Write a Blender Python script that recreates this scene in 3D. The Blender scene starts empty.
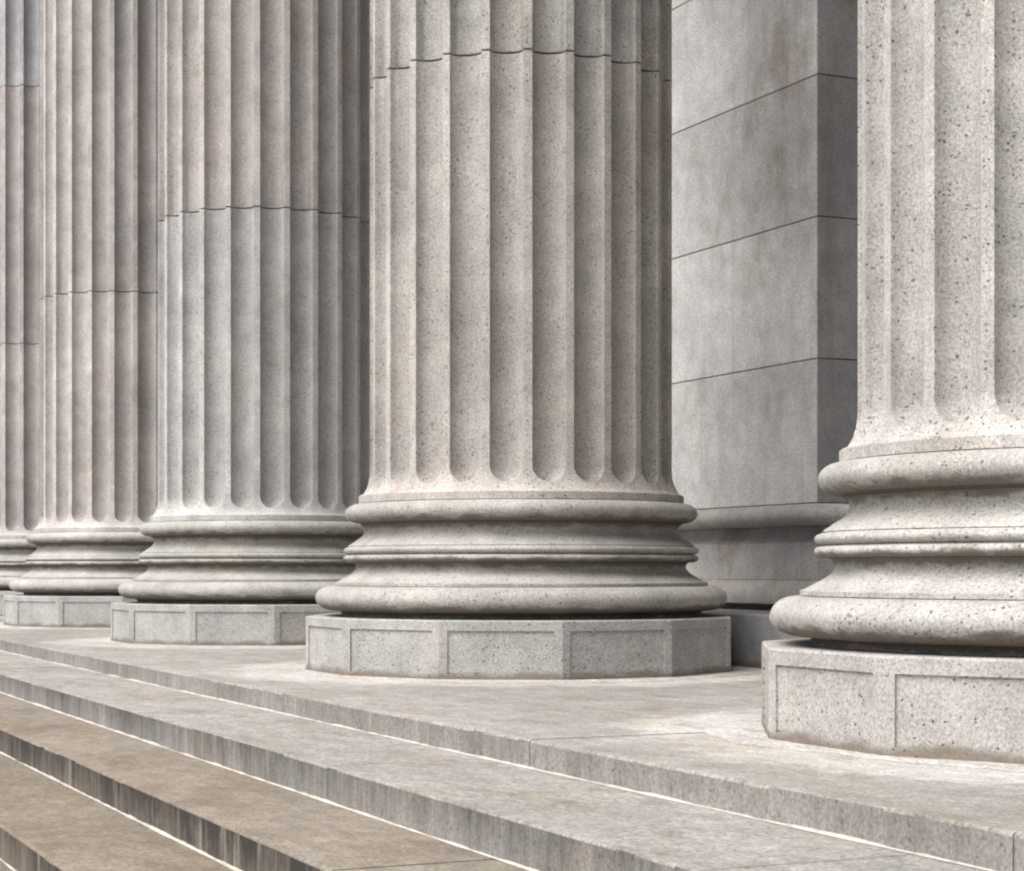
import bpy, bmesh, math, random
from mathutils import Vector
random.seed(7)
R = math.radians
scene = bpy.context.scene
COL = scene.collection

# ------------------------------------------------------------------ layout (metres)
# x runs away from the facade's front (into the porch), y runs along the row of columns, z is up,
# z = 0 is the porch floor.
TH = R(24.62)                 # the row recedes this far left of the view axis
EYE = 0.6593                  # eye height over the porch floor
UC, TB, SP = 5.3584, 11.547, 5.5963   # column line, near-centre column, spacing
EDGES = [3.1546, 2.4758, 1.920, 1.3757]
LEVELS = [0.0, -0.1114, -0.253, -0.3924, -0.5332]
while len(LEVELS) < 10:
    EDGES.append(EDGES[-1] - 0.548)
    LEVELS.append(LEVELS[-1] - 0.14)
T0, T1 = -14.0, 36.0

# ------------------------------------------------------------------ node helpers
class NT:
    def __init__(s, name):
        s.m = bpy.data.materials.new(name); s.m.use_nodes = True
        s.t = s.m.node_tree; s.t.nodes.clear()
        s.out = s.t.nodes.new('ShaderNodeOutputMaterial')
        s.b = s.t.nodes.new('ShaderNodeBsdfPrincipled')
        s.t.links.new(s.b.outputs[0], s.out.inputs[0])
        s.pos = s.t.nodes.new('ShaderNodeNewGeometry').outputs['Position']
        s.oi = s.t.nodes.new('ShaderNodeObjectInfo')
    def put(s, sock, v):
        if hasattr(v, 'is_linked') or isinstance(v, bpy.types.NodeSocket): s.t.links.new(v, sock)
        else: sock.default_value = v
    def math(s, op, a, b=0.0, c=0.0, clamp=False):
        n = s.t.nodes.new('ShaderNodeMath'); n.operation = op; n.use_clamp = clamp
        s.put(n.inputs[0], a); s.put(n.inputs[1], b); s.put(n.inputs[2], c); return n.outputs[0]
    def scaled(s, v, off=(0, 0, 0)):
        n = s.t.nodes.new('ShaderNodeMapping'); s.put(n.inputs[0], s.pos)
        n.inputs['Scale'].default_value = v; n.inputs['Location'].default_value = off
        return n.outputs[0]
    def noise(s, scale, detail=3.0, rough=0.55, vec=None, dist=0.0):
        n = s.t.nodes.new('ShaderNodeTexNoise'); s.put(n.inputs['Vector'], vec if vec is not None else s.pos)
        n.inputs['Scale'].default_value = scale; n.inputs['Detail'].default_value = detail
        n.inputs['Roughness'].default_value = rough; n.inputs['Distortion'].default_value = dist
        return n.outputs['Fac']
    def rng(s, v, a, b, c, d, smooth=False):
        n = s.t.nodes.new('ShaderNodeMapRange'); n.clamp = True
        if smooth: n.interpolation_type = 'SMOOTHSTEP'
        s.put(n.inputs[0], v)
        for i, k in enumerate((a, b, c, d)): s.put(n.inputs[i + 1], k)
        return n.outputs[0]
    def mix(s, f, a, b, mode='MIX'):
        n = s.t.nodes.new('ShaderNodeMix'); n.data_type = 'RGBA'; n.blend_type = mode
        s.put(n.inputs[0], f)
        for i, v in ((6, a), (7, b)):
            if isinstance(v, tuple) and len(v) == 3: v = v + (1.0,)
            s.put(n.inputs[i], v)
        return n.outputs[2]
    def dots(s, scale, more, amount):
        """scattered grains: a random share of cells holds a grain of random size"""
        w = s.t.nodes.new('ShaderNodeTexNoise'); s.put(w.inputs['Vector'], s.pos); w.inputs['Scale'].default_value = scale * 1.5
        ad = s.t.nodes.new('ShaderNodeVectorMath'); ad.operation = 'MULTIPLY_ADD'
        s.put(ad.inputs[0], w.outputs['Color']); ad.inputs[1].default_value = (.016, .016, .016); s.put(ad.inputs[2], s.pos)
        n = s.t.nodes.new('ShaderNodeTexVoronoi'); s.put(n.inputs['Vector'], ad.outputs[0]); n.inputs['Scale'].default_value = scale
        sp = s.t.nodes.new('ShaderNodeSeparateColor'); s.put(sp.inputs[0], n.outputs['Color'])
        size = s.math('SUBTRACT', s.rng(sp.outputs[0], .0, 1.0, -.26, .42), s.math('MULTIPLY', s.math('SUBTRACT', .42, more), .30))
        return s.rng(s.math('SUBTRACT', size, n.outputs['Distance']), -.03, .09, 0, amount)
    def grey(s, v):
        n = s.t.nodes.new('ShaderNodeCombineColor')
        for i in range(3): s.put(n.inputs[i], v)
        return n.outputs[0]
    def xyz(s):
        n = s.t.nodes.new('ShaderNodeSeparateXYZ'); s.put(n.inputs[0], s.pos); return n.outputs
    def bump(s, h, strength, dist):
        n = s.t.nodes.new('ShaderNodeBump'); s.put(n.inputs['Height'], h)
        n.inputs['Strength'].default_value = strength; n.inputs['Distance'].default_value = dist
        s.t.links.new(n.outputs[0], s.b.inputs['Normal'])

def granite(name, speck=0.75, stain=0.35, streak=0.25, warm=(0.80, 0.66, 0.52), foot=False, soot=(), worn=False, courses=False):
    g = NT(name)
    base = g.oi.outputs['Color']
    lo = g.noise(0.9, 5, 0.62); mid = g.noise(6.0, 5, 0.6); grain = g.noise(85.0, 3, 0.65)
    v = g.math('MULTIPLY', g.rng(lo, .30, .70, .80, 1.18), g.rng(mid, .3, .7, .86, 1.12))
    v = g.math('MULTIPLY', v, g.rng(grain, .3, .7, .68, 1.26))
    c = g.mix(1.0, base, g.grey(v), 'MULTIPLY')
    # iron-brown stains in soft patches, rain streaks running down
    st = g.rng(g.noise(1.7, 5, 0.65, vec=g.scaled((1, 1, .6), (5, 2, 9))), .52, .74, 0, stain, True)
    c = g.mix(st, c, g.mix(1.0, c, warm, 'MULTIPLY'))
    sk = g.rng(g.noise(1.0, 4, 0.6, vec=g.scaled((9, 9, .45), (1, 7, 3))), .50, .78, 0, streak, True)
    c = g.mix(sk, c, g.mix(1.0, c, (0.55, 0.51, 0.47), 'MULTIPLY'))
    if courses:                                 # each course was cut from a different bed
        wn = g.t.nodes.new('ShaderNodeTexWhiteNoise'); wn.noise_dimensions = '1D'
        g.put(wn.inputs['W'], g.math('FLOOR', g.math('DIVIDE', g.math('SUBTRACT', g.xyz()[2], EYE + 1.494), 1.005)))
        c = g.mix(1.0, c, g.grey(g.rng(wn.outputs['Value'], 0, 1, .90, 1.10)), 'MULTIPLY')
    if worn:                                    # raised fillets rubbed and washed pale, patchily
        at = g.t.nodes.new('ShaderNodeAttribute'); at.attribute_name = 'worn'
        wf = g.math('MULTIPLY', at.outputs['Fac'], g.rng(g.noise(3.0, 5, .65), .35, .6, .45, 1.0))
        c = g.mix(wf, c, g.mix(1.0, c, (1.22, 1.205, 1.19), 'MULTIPLY'))
    # mica specks of two sizes, thicker in some beds than in others
    dens = g.rng(g.noise(2.2, 3, .6, vec=g.scaled((1, 1, 1), (3, 3, 3))), .3, .7, .045, -.03)
    s1 = g.math('MULTIPLY', g.oi.outputs['Alpha'], g.dots(52.0, g.rng(g.noise(2.2, 3, .6, vec=g.scaled((1, 1, 1), (3, 3, 3))), .3, .7, .0, .42), speck))
    s2 = g.math('MULTIPLY', g.oi.outputs['Alpha'], g.rng(g.math('SUBTRACT', g.noise(140.0, 1, .4, vec=g.scaled((1, 1, 1), (4, 8, 2))), dens), .60, .70, 0, speck * .8))
    c = g.mix(s2, c, (0.11, 0.10, 0.095)); c = g.mix(s1, c, (0.075, 0.07, 0.068))
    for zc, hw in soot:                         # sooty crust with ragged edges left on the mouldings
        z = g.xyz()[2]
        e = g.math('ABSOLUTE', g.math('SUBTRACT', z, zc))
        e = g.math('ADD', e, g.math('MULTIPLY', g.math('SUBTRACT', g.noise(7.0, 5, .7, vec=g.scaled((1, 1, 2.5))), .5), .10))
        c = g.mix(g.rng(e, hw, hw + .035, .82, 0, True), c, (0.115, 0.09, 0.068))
    if foot:                                    # damp brown grime where the plinth meets the floor
        z = g.xyz()[2]
        f = g.rng(g.math('ADD', z, g.math('MULTIPLY', g.noise(5, 4, .6), -.09)), -.03, .012, .7, 0, True)
        c = g.mix(f, c, (0.13, 0.095, 0.06))
    g.put(g.b.inputs['Base Color'], c)
    g.b.inputs['Roughness'].default_value = 0.82
    g.b.inputs['Specular IOR Level'].default_value = 0.25
    h = g.math('ADD', g.math('MULTIPLY', grain, .35), g.math('MULTIPLY', mid, 1.0))
    h = g.math('SUBTRACT', h, g.math('MULTIPLY', s1, .5))
    g.bump(h, 0.6, 0.008)
    return g.m

def riser_stone():
    g = NT('stained riser granite')
    x, y, z = g.xyz()
    base = g.oi.outputs['Color']; amt = g.oi.outputs['Alpha']
    lo = g.noise(1.1, 5, .6); grain = g.noise(80, 3, .65)
    v = g.math('MULTIPLY', g.rng(lo, .3, .7, .85, 1.15), g.rng(grain, .3, .7, .66, 1.28))
    c = g.mix(1.0, base, g.grey(v), 'MULTIPLY')
    c = g.mix(g.rng(g.noise(2.5, 4, .6), .5, .7, 0, .55), c, g.mix(1.0, c, (.85, .70, .58), 'MULTIPLY'))
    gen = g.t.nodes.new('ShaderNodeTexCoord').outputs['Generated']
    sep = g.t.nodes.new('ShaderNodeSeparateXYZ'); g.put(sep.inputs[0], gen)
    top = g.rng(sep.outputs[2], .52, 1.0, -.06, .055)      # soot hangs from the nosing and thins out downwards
    s = g.noise(1.0, 5, .62, vec=g.scaled((2, 5.0, 1.6)), dist=.3)
    s2 = g.noise(1.0, 4, .65, vec=g.scaled((2, 27, 1.6), (3, 1, 4)))
    s3 = g.noise(1.0, 3, .6, vec=g.scaled((1, .9, 1), (7, 7, 1)))
    k = g.math('ADD', g.math('ADD', g.math('MULTIPLY', s, .30), g.math('MULTIPLY', s2, .26)), g.math('MULTIPLY', s3, .28))
    k = g.math('ADD', k, g.math('MULTIPLY', g.noise(16, 5, .75), .18))
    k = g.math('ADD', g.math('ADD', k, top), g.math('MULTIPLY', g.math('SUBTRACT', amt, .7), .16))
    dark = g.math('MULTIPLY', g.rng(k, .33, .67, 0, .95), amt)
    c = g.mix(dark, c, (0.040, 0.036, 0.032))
    c = g.mix(g.rng(g.noise(1, 3, .6, vec=g.scaled((2, 9, 1.0), (9, 3, 1))), .60, .72, 0, .5), c, (0.36, .33, .29))
    sp = g.rng(g.noise(50, 2, .5), .62, .7, 0, .6)
    c = g.mix(sp, c, (0.07, .065, .06))
    g.put(g.b.inputs['Base Color'], c); g.b.inputs['Roughness'].default_value = .85
    g.b.inputs['Specular IOR Level'].default_value = 0.2
    g.bump(g.math('ADD', grain, g.noise(12, 5, .6)), .5, .006)
    return g.m

def tread_stone(halo):
    g = NT('porch floor granite' if halo else 'worn tread granite')
    x, y, z = g.xyz()
    base = g.oi.outputs['Color']
    lo = g.noise(1.0, 5, .68, vec=g.scaled((1.8, .9, 1))); grain = g.noise(60, 5, .75)
    mid = g.noise(1.0, 5, .7, vec=g.scaled((11, 6, 5)))
    v = g.math('MULTIPLY', g.rng(lo, .3, .7, .84, 1.14), g.rng(mid, .3, .7, .80, 1.18))
    v = g.math('MULTIPLY', v, g.rng(grain, .3, .7, .58, 1.34))
    v = g.math('MULTIPLY', v, g.rng(g.noise(22.0, 5, .75, vec=g.scaled((1.5, .8, 1))), .3, .7, .80, 1.18))
    c = g.mix(1.0, base, g.grey(v), 'MULTIPLY')
    if halo:
        # rain-washed pale stone round each plinth foot
        k = g.math('SUBTRACT', y, TB - SP * 0.5)
        k = g.math('SUBTRACT', g.math('FLOORED_MODULO', k, SP), SP * 0.5)
        dx = g.math('SUBTRACT', x, UC)
        d = g.math('SQRT', g.math('ADD', g.math('MULTIPLY', k, k), g.math('MULTIPLY', dx, dx)))
        d = g.math('ADD', d, g.math('MULTIPLY', g.math('SUBTRACT', g.noise(2.8, 5, .7), .5), .75))
        c = g.mix(g.rng(d, 1.75, 2.10, .85, 0, True), c, g.mix(1.0, (.55, .53, .505), g.grey(v), 'MULTIPLY'))
    # brown dirt lying in broad drifts, grey grime in smaller ragged ones, pale scuffs
    dr = g.rng(g.noise(1.0, 5, .68, vec=g.scaled((2.6, 1.1, 1), (4, 4, 4))), .44, .68, 0, .5, True)
    c = g.mix(dr, c, g.mix(1.0, c, (.77, .66, .53), 'MULTIPLY'))
    gr = g.rng(g.noise(1.0, 5, .7, vec=g.scaled((6, 2.2, 1), (8, 1, 4))), .52, .70, 0, .42, True)
    c = g.mix(gr, c, (.125, .115, .10))
    pl = g.rng(g.noise(1.0, 5, .7, vec=g.scaled((9, 3.5, 1), (2, 9, 4))), .56, .70, 0, .45, True)
    c = g.mix(pl, c, g.mix(.5, c, (.48, .46, .44)))
    sp = g.rng(g.noise(75, 2, .5), .58, .67, 0, .6)
    c = g.mix(sp, c, (0.085, .08, .075))
    g.put(g.b.inputs['Base Color'], c); g.b.inputs['Roughness'].default_value = .82
    g.b.inputs['Specular IOR Level'].default_value = 0.25
    g.bump(g.math('ADD', grain, g.math('MULTIPLY', mid, 2)), .6, .008)
    return g.m

def simple(name, col, var=.15, scale=20, rough=.9):
    g = NT(name)
    n = g.noise(scale, 5, .65)
    c = g.mix(1.0, col, g.grey(g.rng(n, .3, .7, 1 - var, 1 + var)), 'MULTIPLY')
    g.put(g.b.inputs['Base Color'], c); g.b.inputs['Roughness'].default_value = rough
    g.bump(n, .4, .006)
    return g.m

M_COL = granite('speckled grey granite', worn=True)
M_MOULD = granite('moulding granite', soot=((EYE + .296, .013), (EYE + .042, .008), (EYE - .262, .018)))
M_PLI = granite('speckled plinth granite', speck=.8, stain=.2, streak=.2, foot=True)
M_WALL = granite('wall granite', speck=.45, stain=.85, streak=.3, warm=(.70, .60, .50), courses=True)
M_RISE = riser_stone()
M_TREAD = tread_stone(False); M_FLOOR = tread_stone(True)
M_MORT = simple('pale lime mortar', (.46, .43, .385), .3, 14)
M_JOINT = simple('brown weathered joint mortar', (.25, .205, .16), .25, 15)
M_PAVE = simple('street paving', (.16, .155, .15), .2, 8)
M_ROOF = simple('soffit limestone', (.30, .285, .26), .1, 6)

# ------------------------------------------------------------------ object helpers
def link(name, bm, mats, parent=None, col=None, smooth=None):
    me = bpy.data.meshes.new(name)
    bm.normal_update(); bm.to_mesh(me); bm.free()
    for m in (mats if isinstance(mats, (list, tuple)) else [mats]): me.materials.append(m)
    if smooth is not None:
        me.polygons.foreach_set('use_smooth', [True] * len(me.polygons))
        me.set_sharp_from_angle(angle=R(smooth))
    o = bpy.data.objects.new(name, me); COL.objects.link(o)
    o.parent = parent
    if col: o.color = col if len(col) == 4 else tuple(col) + (1.0,)
    return o
def empty(name, loc, label, cat, group=None):
    o = bpy.data.objects.new(name, None); COL.objects.link(o); o.location = loc
    o.empty_display_size = .3
    o['label'] = label; o['category'] = cat
    if group: o['group'] = group
    o['kind'] = 'thing'
    return o

def box(bm, x0, x1, y0, y1, z0, z1, bevel=0.0, seg=2):
    t = bmesh.new()
    bmesh.ops.create_cube(t, size=1.0)
    for v in t.verts:
        v.co = Vector(((x0 + x1) / 2 + v.co.x * (x1 - x0), (y0 + y1) / 2 + v.co.y * (y1 - y0), (z0 + z1) / 2 + v.co.z * (z1 - z0)))
    if bevel: bmesh.ops.bevel(t, geom=t.edges[:], offset=bevel, segments=seg, profile=.5, affect='EDGES')
    me = bpy.data.meshes.new('t'); t.to_mesh(me); t.free(); bm.from_mesh(me); bpy.data.meshes.remove(me)

def lathe(prof, n=180, wob=0.0):
    bm = bmesh.new(); rings = []
    ph = [(random.uniform(0, 6.3), random.randint(3, 40), random.uniform(0, 60)) for _ in range(14)]
    for r, z in prof:
        ring = []
        for i in range(n):
            a = 2 * math.pi * i / n
            d = wob * sum(math.sin(k * a + p + q * z) for p, k, q in ph) / 2.6 if wob and r > .9 else 0
            ring.append(bm.verts.new(((r + d) * math.cos(a), (r + d) * math.sin(a), z)))
        rings.append(ring)
    for a, b in zip(rings, rings[1:]):
        for i in range(n):
            j = (i + 1) % n
            bm.faces.new((b[i], b[j], a[j], a[i]))
    return bm

def arc(r0, rz, zc, hz, a0, a1, n=14):
    """bulging quarter/half round, profile points (r, z) from angle a0 to a1 (90 = top)"""
    return [(r0 + rz * math.cos(R(a0 + (a1 - a0) * i / n)), zc + hz * math.sin(R(a0 + (a1 - a0) * i / n))) for i in range(n + 1)]

# ------------------------------------------------------------------ fluted drums
NF, NA, NB = 24, 18, 4
PITCH = 2 * math.pi / NF
W, DEP = 0.1045, 0.088
def drum(rows):
    """rows: (z, radius, flute half width 0..W, inset)"""
    bm = bmesh.new(); rings = []; worn = bm.verts.layers.float.new('worn')
    for z, r, w, inset in rows:
        ring = []
        for k in range(NF):
            c = math.pi + k * PITCH
            hw = max(w, 0.0015)
            for i in range(NA + 1):                      # the hollow
                ph = math.pi * i / NA
                a = -hw * math.cos(ph); d = DEP * (hw / W) ** .14 * math.sin(ph) ** .85 if w > 0.0015 else 0.0
                rr = r - d - inset; th = c + a / 1.0
                ring.append(bm.verts.new((rr * math.cos(th), rr * math.sin(th), z)))
                ring[-1][worn] = 1.0 if (i in (0, NA) or w <= .0015) and not inset else 0.0
            for i in range(1, NB):                       # the fillet
                th = c + hw + (PITCH - 2 * hw) * i / NB
                rr = r - inset
                ring.append(bm.verts.new((rr * math.cos(th), rr * math.sin(th), z))); ring[-1][worn] = 0.0 if inset else 1.0
        rings.append(ring)
    n = len(rings[0])
    for a, b in zip(rings, rings[1:]):
        for i in range(n):
            j = (i + 1) % n
            bm.faces.new((a[i], a[j], b[j], b[i]))
    return bm

ZJ = [EYE + 3.185, EYE + 6.82, EYE + 10.45]
Z_AP0, Z_AP1 = EYE + .482, EYE + .655                       # apophyge: flare from 1.055 out of 1.0
def shaft_r(z):
    if z >= Z_AP1: return 1.0
    s = (Z_AP1 - z) / (Z_AP1 - Z_AP0)
    return 1.0 + .070 * (1 - math.sqrt(max(0, 1 - s * s)))**1.0
rows = [(EYE + .431, .85, 0, 0), (EYE + .431, 1.074, 0, 0), (EYE + .476, 1.075, 0, 0), (Z_AP0, 1.070, 0, 0)]
ZC = EYE + .640                                           # flutes end in half rounds below here
zs = [ZC - W * math.cos(math.pi / 2 * i / 14) for i in range(15)]
for z in [Z_AP0 + .01, Z_AP0 + .018]: rows.append((z, shaft_r(z), 0, 0))
for i, z in enumerate(zs):
    rows.append((z, shaft_r(z), math.sqrt(max(0, W * W - (ZC - z) ** 2)), 0))
for z in (EYE + .67, EYE + .75): rows.append((z, 1.0, W, 0))
G = .010
def top_rows(zt): return [(zt - G - .004, 1.0, W, 0), (zt - G, 1.0, W, .005), (zt - G, 1.0, W, .04), (zt, 1.0, W, .04)]
def bot_rows(zb): return [(zb, 1.0, W, .05), (zb, 1.0, W, .005), (zb + .004, 1.0, W, 0)]
def split(z0, z1, n=5): return [(z0 + (z1 - z0) * i / n, 1.0, W, 0) for i in range(1, n)]
drums = [drum(rows + split(EYE + .75, ZJ[0], 5) + top_rows(ZJ[0])),
         drum(bot_rows(ZJ[0]) + split(ZJ[0], ZJ[1]) + top_rows(ZJ[1])),
         drum(bot_rows(ZJ[1]) + split(ZJ[1], ZJ[2]) + top_rows(ZJ[2]))]

E = EYE
p_upper = [(.85, E + .4275)] + arc(1.078, .084, E + .365, .062, 90, -90, 20) + [(1.062, E + .302), (1.062, E + .292), (.85, E + .292)]
p_scotia = [(.85, E + .290), (1.058, E + .290)]
for i in range(15):                                        # scotia: hollow, flaring out below
    s = i / 14
    p_scotia.append((1.045 + .092 * s ** 2.4 - .016 * math.sin(math.pi * min(1, s * 1.3)), E + .286 - .128 * s))
p_scotia += [(1.142, E + .150), (.85, E + .150)]
p_astr = [(.85, E + .147), (1.145, E + .147)] + arc(1.143, .030, E + .122, .022, 80, -80, 10) + [(1.143, E + .097)] \
    + arc(1.143, .030, E + .072, .022, 80, -80, 10) + [(1.138, E + .046), (.85, E + .046)]
p_scot2 = [(.85, E + .044), (1.118, E + .044)]
for i in range(15):
    s = i / 14
    p_scot2.append((1.10 + .123 * s ** 2.2 - .014 * math.sin(math.pi * min(1, s * 1.3)), E + .040 - .124 * s))
p_scot2 += [(1.232, E - .086), (1.232, E - .104), (.85, E - .104)]
p_lower = [(.85, E - .107), (1.225, E - .107)] + arc(1.245, .112, E - .187, .079, 88, -84, 22) + [(1.235, E - .268), (1.19, E - .272), (1.18, E - .302), (.85, E - .302)]

def plinth_bm(Rp, z0, z1, stile=.05, rail_t=.062, rail_b=.034, rec=.011):
    """twelve-sided plinth, each face with a sunk panel field (left open for the panel)"""
    bm = bmesh.new()
    V = [(Rp * math.cos(math.pi + R(15 + 30 * k)), Rp * math.sin(math.pi + R(15 + 30 * k))) for k in range(12)]
    ch = .008
    for k in range(12):
        a, b = Vector(V[k]), Vector(V[(k + 1) % 12])
        L = (b - a).length; d = (b - a) / L; nrm = Vector((d.y, -d.x))
        if nrm.dot(a) < 0: nrm = -nrm
        def P(s, z, off=0.0): q = a + d * s - nrm * off; return bm.verts.new((q.x, q.y, z))
        o = [P(0, z0), P(L, z0), P(L, z1 - ch), P(0, z1 - ch)]
        i0, i1, j0, j1 = stile, L - stile, z0 + rail_b, z1 - rail_t
        f = [P(i0, j0), P(i1, j0), P(i1, j1), P(i0, j1)]
        g = [P(i0, j0, rec + .012), P(i1, j0, rec + .012), P(i1, j1, rec + .012), P(i0, j1, rec + .012)]
        for q in range(4):
            r = (q + 1) % 4
            bm.faces.new((o[q], o[r], f[r], f[q])); bm.faces.new((f[q], f[r], g[r], g[q]))
    s = (Rp - ch) / Rp
    lo = [bm.verts.new((x, y, z1 - ch)) for x, y in V]; hi = [bm.verts.new((x * s, y * s, z1)) for x, y in V]
    for k in range(12):
        j = (k + 1) % 12; bm.faces.new((lo[k], lo[j], hi[j], hi[k]))
    bm.faces.new(hi)
    bmesh.ops.remove_doubles(bm, verts=bm.verts, dist=1e-5)
    bmesh.ops.recalc_face_normals(bm, faces=bm.faces)
    return bm

def panel_bm(L, H, d=.012, bev=.002):
    bm = bmesh.new(); box(bm, -d / 2, d / 2, -L / 2, L / 2, -H / 2, H / 2, bev, 1); return bm

RP = 1.4229
PZ0, PZ1 = .002, EYE - .3033
apo = RP * math.cos(R(15)); Lf = 2 * RP * math.sin(R(15))
def build_column(loc, label):
    root = empty('fluted_column', loc, label, 'column', 'fluted columns along the porch')
    ds = [link('shaft_drum', b, M_COL, root, smooth=35) for b in drums]
    for nm, p in (('upper_torus', p_upper), ('scotia', p_scotia), ('astragal', p_astr), ('scotia', p_scot2), ('lower_torus', p_lower)):
        link(nm, lathe(p, wob=.0022), M_MOULD, root, smooth=35)
    pl = link('plinth', plinth_bm(RP, PZ0, PZ1), M_PLI, root)
    bm = bmesh.new(); n = 240; prev = None; e1 = 0; first = None
    for i in range(n):
        a = 2 * math.pi * i / n
        rin = apo - .02
        e1 = .93 * e1 + random.uniform(-.022, .022)
        w = max(.03, .17 + e1 + .03 * math.sin(3 * a + 1) + .025 * math.sin(7 * a))
        q = [bm.verts.new((rr * math.cos(a), rr * math.sin(a), zz)) for rr, zz in ((rin, .006), (RP + .35 * w, .0065 + random.uniform(-.002, .002)), (RP + .8 * w, .005 + random.uniform(-.0015, .0015)), (RP + w, .0008))]
        if prev:
            for m in range(3): bm.faces.new((prev[m], prev[m + 1], q[m + 1], q[m]))
        else: first = q
        prev = q
    for m in range(3): bm.faces.new((prev[m], prev[m + 1], first[m + 1], first[m]))
    bmesh.ops.recalc_face_normals(bm, faces=bm.faces)
    link('mortar_skirt', bm, M_FLOOR, root, smooth=60)
    H = (PZ1 - .062) - (PZ0 + .034)
    pb = panel_bm(Lf - 2 * .05 + .004, H + .004)
    first = None
    for k in range(12):
        if first is None: o = first = link('panel', pb, M_PLI, pl)
        else: o = first.copy(); COL.objects.link(o); o.parent = pl
        an = math.pi + R(30 + 30 * k)
        o.location = (math.cos(an) * (apo - .017), math.sin(an) * (apo - .017), (PZ0 + .034 + PZ1 - .062) / 2)
        o.rotation_euler = (0, 0, an)
    return root
def copy_tree(o, parent=None):
    c = o.copy(); COL.objects.link(c); c.parent = parent
    for ch in list(o.children): copy_tree(ch, c)
    return c

LAB = {-1: 'nearest pale granite column, cut off by the right edge, pale and boldly speckled',
       0: 'wide warm grey fluted column in the centre, in front of the smooth stone pier',
       1: 'greenish grey fluted column with a pinkish upper drum, left of the central column',
       2: 'pinkish grey fluted column second from the left edge',
       3: 'farthest fluted column, a narrow strip at the left edge'}
TINT = {  # drums from the ground up, base mouldings, plinth (stone colours)
    -1: [(.50, .48, .46), (.50, .48, .46), (.48, .46, .44), (.49, .47, .445), (.485, .46, .437)],
    0: [(.475, .445, .42), (.475, .455, .435), (.45, .43, .41), (.46, .44, .415), (.46, .45, .435)],
    1: [(.49, .487, .475), (.50, .47, .455), (.48, .46, .44), (.49, .475, .45), (.48, .47, .455)],
    2: [(.53, .50, .485), (.53, .50, .485), (.50, .47, .45), (.52, .495, .475), (.50, .49, .475)],
    3: [(.52, .49, .48), (.52, .49, .48), (.53, .53, .54), (.52, .50, .48), (.50, .49, .48)]}
proto = None
for n in (0, -1, 1, 2, 3):
    loc = (UC, TB + n * SP, 0)
    if proto is None: o = proto = build_column(loc, LAB[n])
    else: o = copy_tree(proto); o.location = loc
    o['label'] = LAB[n]
    ds = sorted([c for c in o.children if c.name.startswith('shaft_drum')], key=lambda c: min(v.co.z for v in c.data.vertices))
    for c in o.children:
        q = TINT[n][ds.index(c)] if c in ds else TINT[n][4] if c.name.startswith('plinth') else (.48, .46, .44) if c.name.startswith('mortar') else TINT[n][3]
        q = tuple(.86 * v for v in q)
        al = {-1: 1.05, 0: .95, 1: .8, 2: .65, 3: .6}[n]
        c.color = q + (al,)
        for g in c.children: g.color = q + (al,)

# ------------------------------------------------------------------ porch floor, steps
def slabs(x0, x1, z0, z1, joints, bevel, gap=.006):
    """row of stone slabs; the front arris is worn and slightly uneven"""
    bm = bmesh.new()
    for a, b in zip(joints, joints[1:]):
        bj = random.uniform(-.0015, .0015); n = max(2, int((b - a) / .11)); prev = None; first = None; e = 0.0
        for i in range(n + 1):
            y = a + gap / 2 + (b - a - gap) * i / n
            e = .6 * e + random.uniform(-.0004, .0004); w = bevel * random.uniform(.92, 1.06) * (1.4 if random.random() < .02 else 1)
            if i in (0, n): w *= 1.3
            pts = [(x0, z0), (x0 + e * .5, z1 - w * 1.1), (x0 + w * .22 + e, z1 - w * .45), (x0 + w * .55 + e, z1 - w * .16), (x0 + w * 1.1, z1 + bj), (x1, z1 + bj), (x1, z0)]
            q = [bm.verts.new((px, y, pz)) for px, pz in pts]
            if prev:
                for m in range(6): bm.faces.new((prev[m], prev[m + 1], q[m + 1], q[m]))
            else: first = q
            prev = q
        bm.faces.new(first); bm.faces.new(prev[::-1])
    bmesh.ops.recalc_face_normals(bm, faces=bm.faces)
    bm.normal_update()
    for f in bm.faces: f.material_index = 1 if f.normal.z < .3 else 0
    return bm
WALL_X = 8.9
FT = [T0, -11.5, -8.6, -5.4, -2.3, .75, 3.86, 6.72, 9.8, 13.65, 16.6, 19.7, 22.9, 26.0, 29.2, 32.4, T1]
floor = bmesh.new()
me_parts = []
kerb = slabs(EDGES[0], EDGES[0] + 1.02, -.40, 0, FT, .010)
fj = [T0, -8.4, -2.7, 2.9, 8.57, 14.35, 19.9, 25.5, 31.1, T1]
xs = [EDGES[0] + 1.026, 6.4, WALL_X + .4]
tmp = bpy.data.meshes.new('t'); kerb.to_mesh(tmp); kerb.free(); floor.from_mesh(tmp)
for a, b in zip(xs, xs[1:]):
    s = slabs(a, b - .005, -.40, 0, fj, .006); s.to_mesh(tmp); s.free(); floor.from_mesh(tmp)
bpy.data.meshes.remove(tmp)
fo = link('porch_floor', floor, [M_FLOOR, M_RISE], col=(.345, .327, .308, .68), smooth=30)
fo['kind'] = 'structure'; fo['label'] = 'pale worn granite porch floor under the columns'

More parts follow.
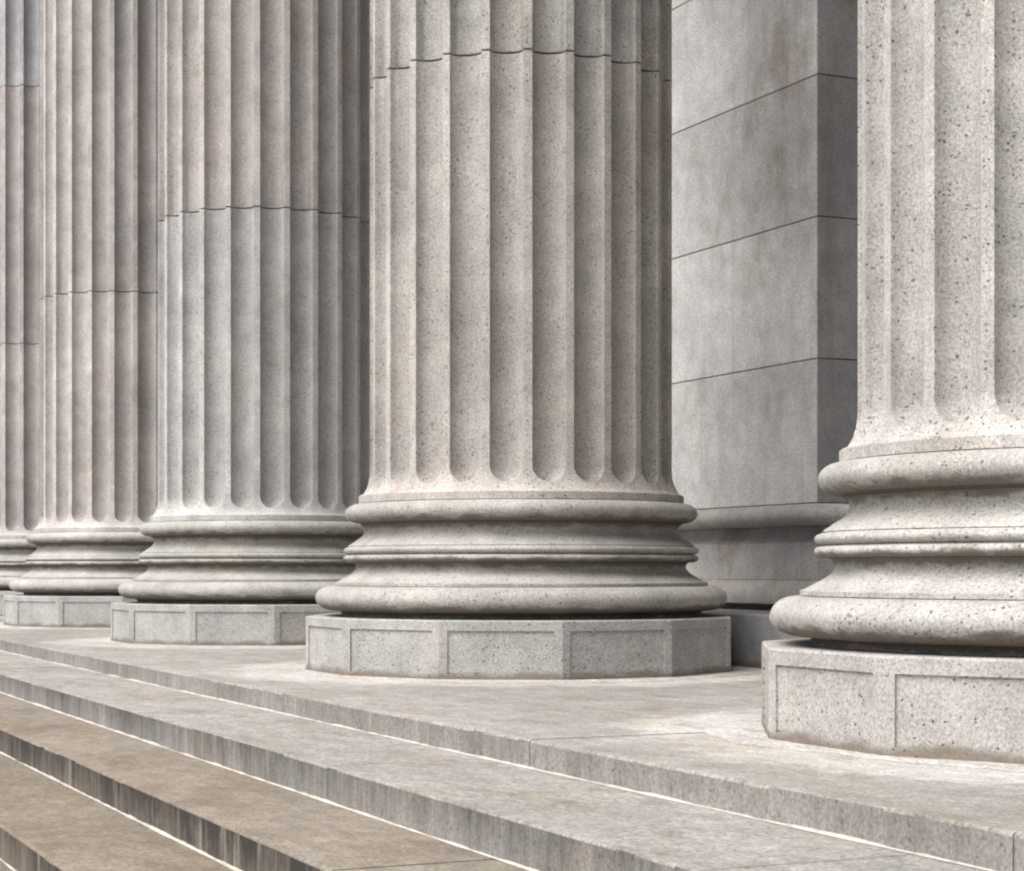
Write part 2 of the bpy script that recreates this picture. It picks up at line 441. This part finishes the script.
stair = empty('stone_staircase', (0, 0, 0), 'long flight of low granite steps with stained dark risers below the columns', 'staircase')
TREADS = [(.36, .343, .325, .92), (.27, .236, .195, 1.15), (.25, .215, .172, 1.15), (.23, .20, .165, 1.1)]
offs = [1.3, .4, 2.2, 1.7, .9, 2.6, .1, 1.1, 2.0]
for k in range(1, len(LEVELS)):
    front = EDGES[k] if k < len(EDGES) else EDGES[k - 1] - .55
    j = [T0]; y = T0 + offs[k % 9]
    while y < T1 - 1: j.append(y); y += random.uniform(2.5, 3.4)
    j.append(T1)
    ob = link('step', slabs(front, EDGES[k - 1] - .002, LEVELS[k] - .30, LEVELS[k], j, .009), [M_TREAD, M_RISE], stair,
              col=TREADS[min(k - 1, 3)], smooth=30)
    # pale lime mortar bedding at the foot of the riser behind this tread
    bm = bmesh.new(); n = 700; ww = .008; x1 = EDGES[k - 1]; z = LEVELS[k]; prev = None
    for i in range(n + 1):
        yy = T0 + .01 + (T1 - T0 - .02) * i / n
        ww = .55 * ww + random.uniform(.0, .0075); w = max(.0015, ww * 1.0); h = w * .8
        q = [bm.verts.new((x1 + .001, yy, z + h)), bm.verts.new((x1 - w * .6, yy, z + h * .5)), bm.verts.new((x1 - w, yy, z + .001))]
        if prev:
            for m in range(2): bm.faces.new((prev[m], prev[m + 1], q[m + 1], q[m]))
        prev = q
    bmesh.ops.recalc_face_normals(bm, faces=bm.faces)
    link('mortar_line', bm, M_MORT, ob)

# ------------------------------------------------------------------ pier and wall behind the columns
pier = empty('stone_pier', (8.2, 12.6, 0), 'smooth stone pier of large blocks with a moulded base, behind the central column', 'pier')
px0, py0, py1 = 7.62, 11.44, 13.9
O = Vector((8.2, 12.6, 0))
def local(bm):
    for v in bm.verts: v.co -= O
    return bm
zj = [EYE + .470, EYE + 1.494, EYE + 2.50, EYE + 3.505]    # joint heights
while zj[-1] < 10.2: zj.append(zj[-1] + 1.005)
def courses(y0, y1, x0):
    bm = bmesh.new(); bv = .006 if y1 - y0 > .5 else .002
    for a, b in zip(zj, zj[1:]): box(bm, x0, WALL_X - .003, y0, y1, a + .0045, b - .0045, bv, 2)
    nb = len(bm.faces)
    if y1 - y0 > .5: box(bm, x0 + .008, WALL_X - .01, y0 + .004, y1 - .02, zj[0] + .01, zj[-1] - .01)
    bm.faces.ensure_lookup_table()
    for f in bm.faces[nb:]: f.material_index = 1
    return bm
link('shaft', local(courses(py0 + .012, py1, px0)), [M_WALL, M_JOINT], pier, col=(.68, .668, .652))
link('side_shade_slab', local(courses(py0 - .003, py0 + .0115, px0 + .003)), M_WALL, pier, col=(.27, .265, .265))  # thin added sheet, its darker colour paints the shade on the pier's side face
def sweep(prof, name, col):
    """profile of (projection, z) carried round the pier's front and sides with mitred corners"""
    bm = bmesh.new(); prev = None
    for pr, z in prof:
        q = [bm.verts.new(c) for c in ((WALL_X, py0 - pr, z), (px0 - pr, py0 - pr, z), (px0 - pr, py1 + pr, z), (WALL_X, py1 + pr, z))]
        if prev:
            for i in range(3): bm.faces.new((prev[i], q[i], q[i + 1], prev[i + 1]))
        prev = q
    bmesh.ops.recalc_face_normals(bm, faces=bm.faces)
    for f in bm.faces:
        c = f.calc_center_median()
    return link(name, local(bm), M_WALL, pier, col=col, smooth=40)
sweep([(-.3, E + .466), (.05, E + .466)] + [(.055 + .10 * math.cos(R(a)), E + .390 + .074 * math.sin(R(a))) for a in range(88, -89, -11)] + [(.03, E + .314), (-.3, E + .314)], 'upper_torus', (.50, .48, .455))
sweep([(-.3, E + .311), (-.09, E + .311), (-.085, E + .27), (-.05, E + .225), (.0, E + .19), (.0, E - .075), (-.3, E - .075)], 'base_block', (.50, .485, .47))
sweep([(-.3, E - .078), (.01, E - .078), (.03, E - .12), (.07, E - .17), (.085, E - .21), (.08, E - .25), (.0, E - .262), (-.14, E - .262), (-.14, E - .303), (-.3, E - .303)], 'lower_torus', (.47, .44, .41))
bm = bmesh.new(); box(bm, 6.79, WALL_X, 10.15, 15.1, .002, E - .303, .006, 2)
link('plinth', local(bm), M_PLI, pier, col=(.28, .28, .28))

wall = bmesh.new()
z = 0.004; row = 0
while z < 11.0:
    y = T0 + (0 if row % 2 else -.9)
    while y < T1:
        box(wall, WALL_X, WALL_X + .5, max(y, T0) + .003, min(y + 1.8, T1) - .003, z, z + .92, .006, 1)
        y += 1.8
    z += .926; row += 1
w = link('porch_wall', wall, M_WALL, col=(.38, .365, .35))
w['label'] = 'coursed granite back wall of the porch behind the columns and pier'; w['category'] = 'wall'; w['kind'] = 'thing'

# entablature and ceiling that shade the porch
bm = bmesh.new()
box(bm, UC - 1.15, UC + 1.15, T0, T1, ZJ[2] + .01, ZJ[2] + 2.2, .02, 1)
box(bm, UC + 1.16, WALL_X + .5, T0, T1, ZJ[2] + .6, ZJ[2] + 1.2, .02, 1)
e = link('porch_ceiling', bm, M_ROOF); e['kind'] = 'structure'
e['label'] = 'stone beam and ceiling carried by the columns above the picture'

bm = bmesh.new(); s = 400
bm.faces.new([bm.verts.new(c) for c in ((-s, -s, LEVELS[-1] - .004), (s, -s, LEVELS[-1] - .004), (s, s, LEVELS[-1] - .004), (-s, s, LEVELS[-1] - .004))])
gr = link('ground', bm, M_PAVE); gr['kind'] = 'structure'

# ------------------------------------------------------------------ camera
cam = bpy.data.cameras.new('camera'); co = bpy.data.objects.new('camera', cam); COL.objects.link(co)
co.location = (0, 0, EYE); co.rotation_euler = (R(90), 0, -TH)
cam.sensor_width = 36; cam.lens = 36 * 1919.5 / 1024; cam.shift_y = (569.35 - 435.5) / 1024
cam.clip_end = 2000; scene.camera = co

# ------------------------------------------------------------------ light: bright overcast, sun veiled, from the street side
SUN_AZ = Vector((-1.0, -.22)).normalized(); SUN_EL = R(56)
d = Vector((SUN_AZ.x * math.cos(SUN_EL), SUN_AZ.y * math.cos(SUN_EL), math.sin(SUN_EL)))
sl = bpy.data.lights.new('sun', 'SUN'); so = bpy.data.objects.new('sun', sl); COL.objects.link(so)
so.rotation_euler = d.to_track_quat('Z', 'Y').to_euler(); so.location = (-20, 5, 30)
sl.energy = 1.5; sl.angle = R(52); sl.color = (1.0, .965, .92)
wd = bpy.data.worlds.new('World'); scene.world = wd; wd.use_nodes = True
nt = wd.node_tree; nt.nodes.clear()
sky = nt.nodes.new('ShaderNodeTexSky'); sky.sky_type = 'NISHITA'; sky.sun_disc = False
sky.sun_elevation = SUN_EL; sky.sun_rotation = math.atan2(SUN_AZ.x, SUN_AZ.y)
sky.air_density = 1.0; sky.dust_density = 4.0; sky.ozone_density = 1.0
hs = nt.nodes.new('ShaderNodeHueSaturation'); hs.inputs['Saturation'].default_value = .25
bg = nt.nodes.new('ShaderNodeBackground'); bg.inputs[1].default_value = .068
ow = nt.nodes.new('ShaderNodeOutputWorld')
nt.links.new(sky.outputs[0], hs.inputs['Color']); nt.links.new(hs.outputs[0], bg.inputs[0]); nt.links.new(bg.outputs[0], ow.inputs[0])

vs = scene.view_settings
scene.display_settings.display_device = 'sRGB'
vs.view_transform = 'Standard'; vs.look = 'None'; vs.gamma = 1.0; vs.use_curve_mapping = False
vs.exposure = 1.34
scene.render.engine = 'CYCLES'
scene.cycles.use_denoising = True
scene.cycles.max_bounces = 4; scene.cycles.diffuse_bounces = 3
scene.cycles.use_adaptive_sampling = True; scene.cycles.adaptive_threshold = 0.025
scene.cycles.filter_width = 2.2
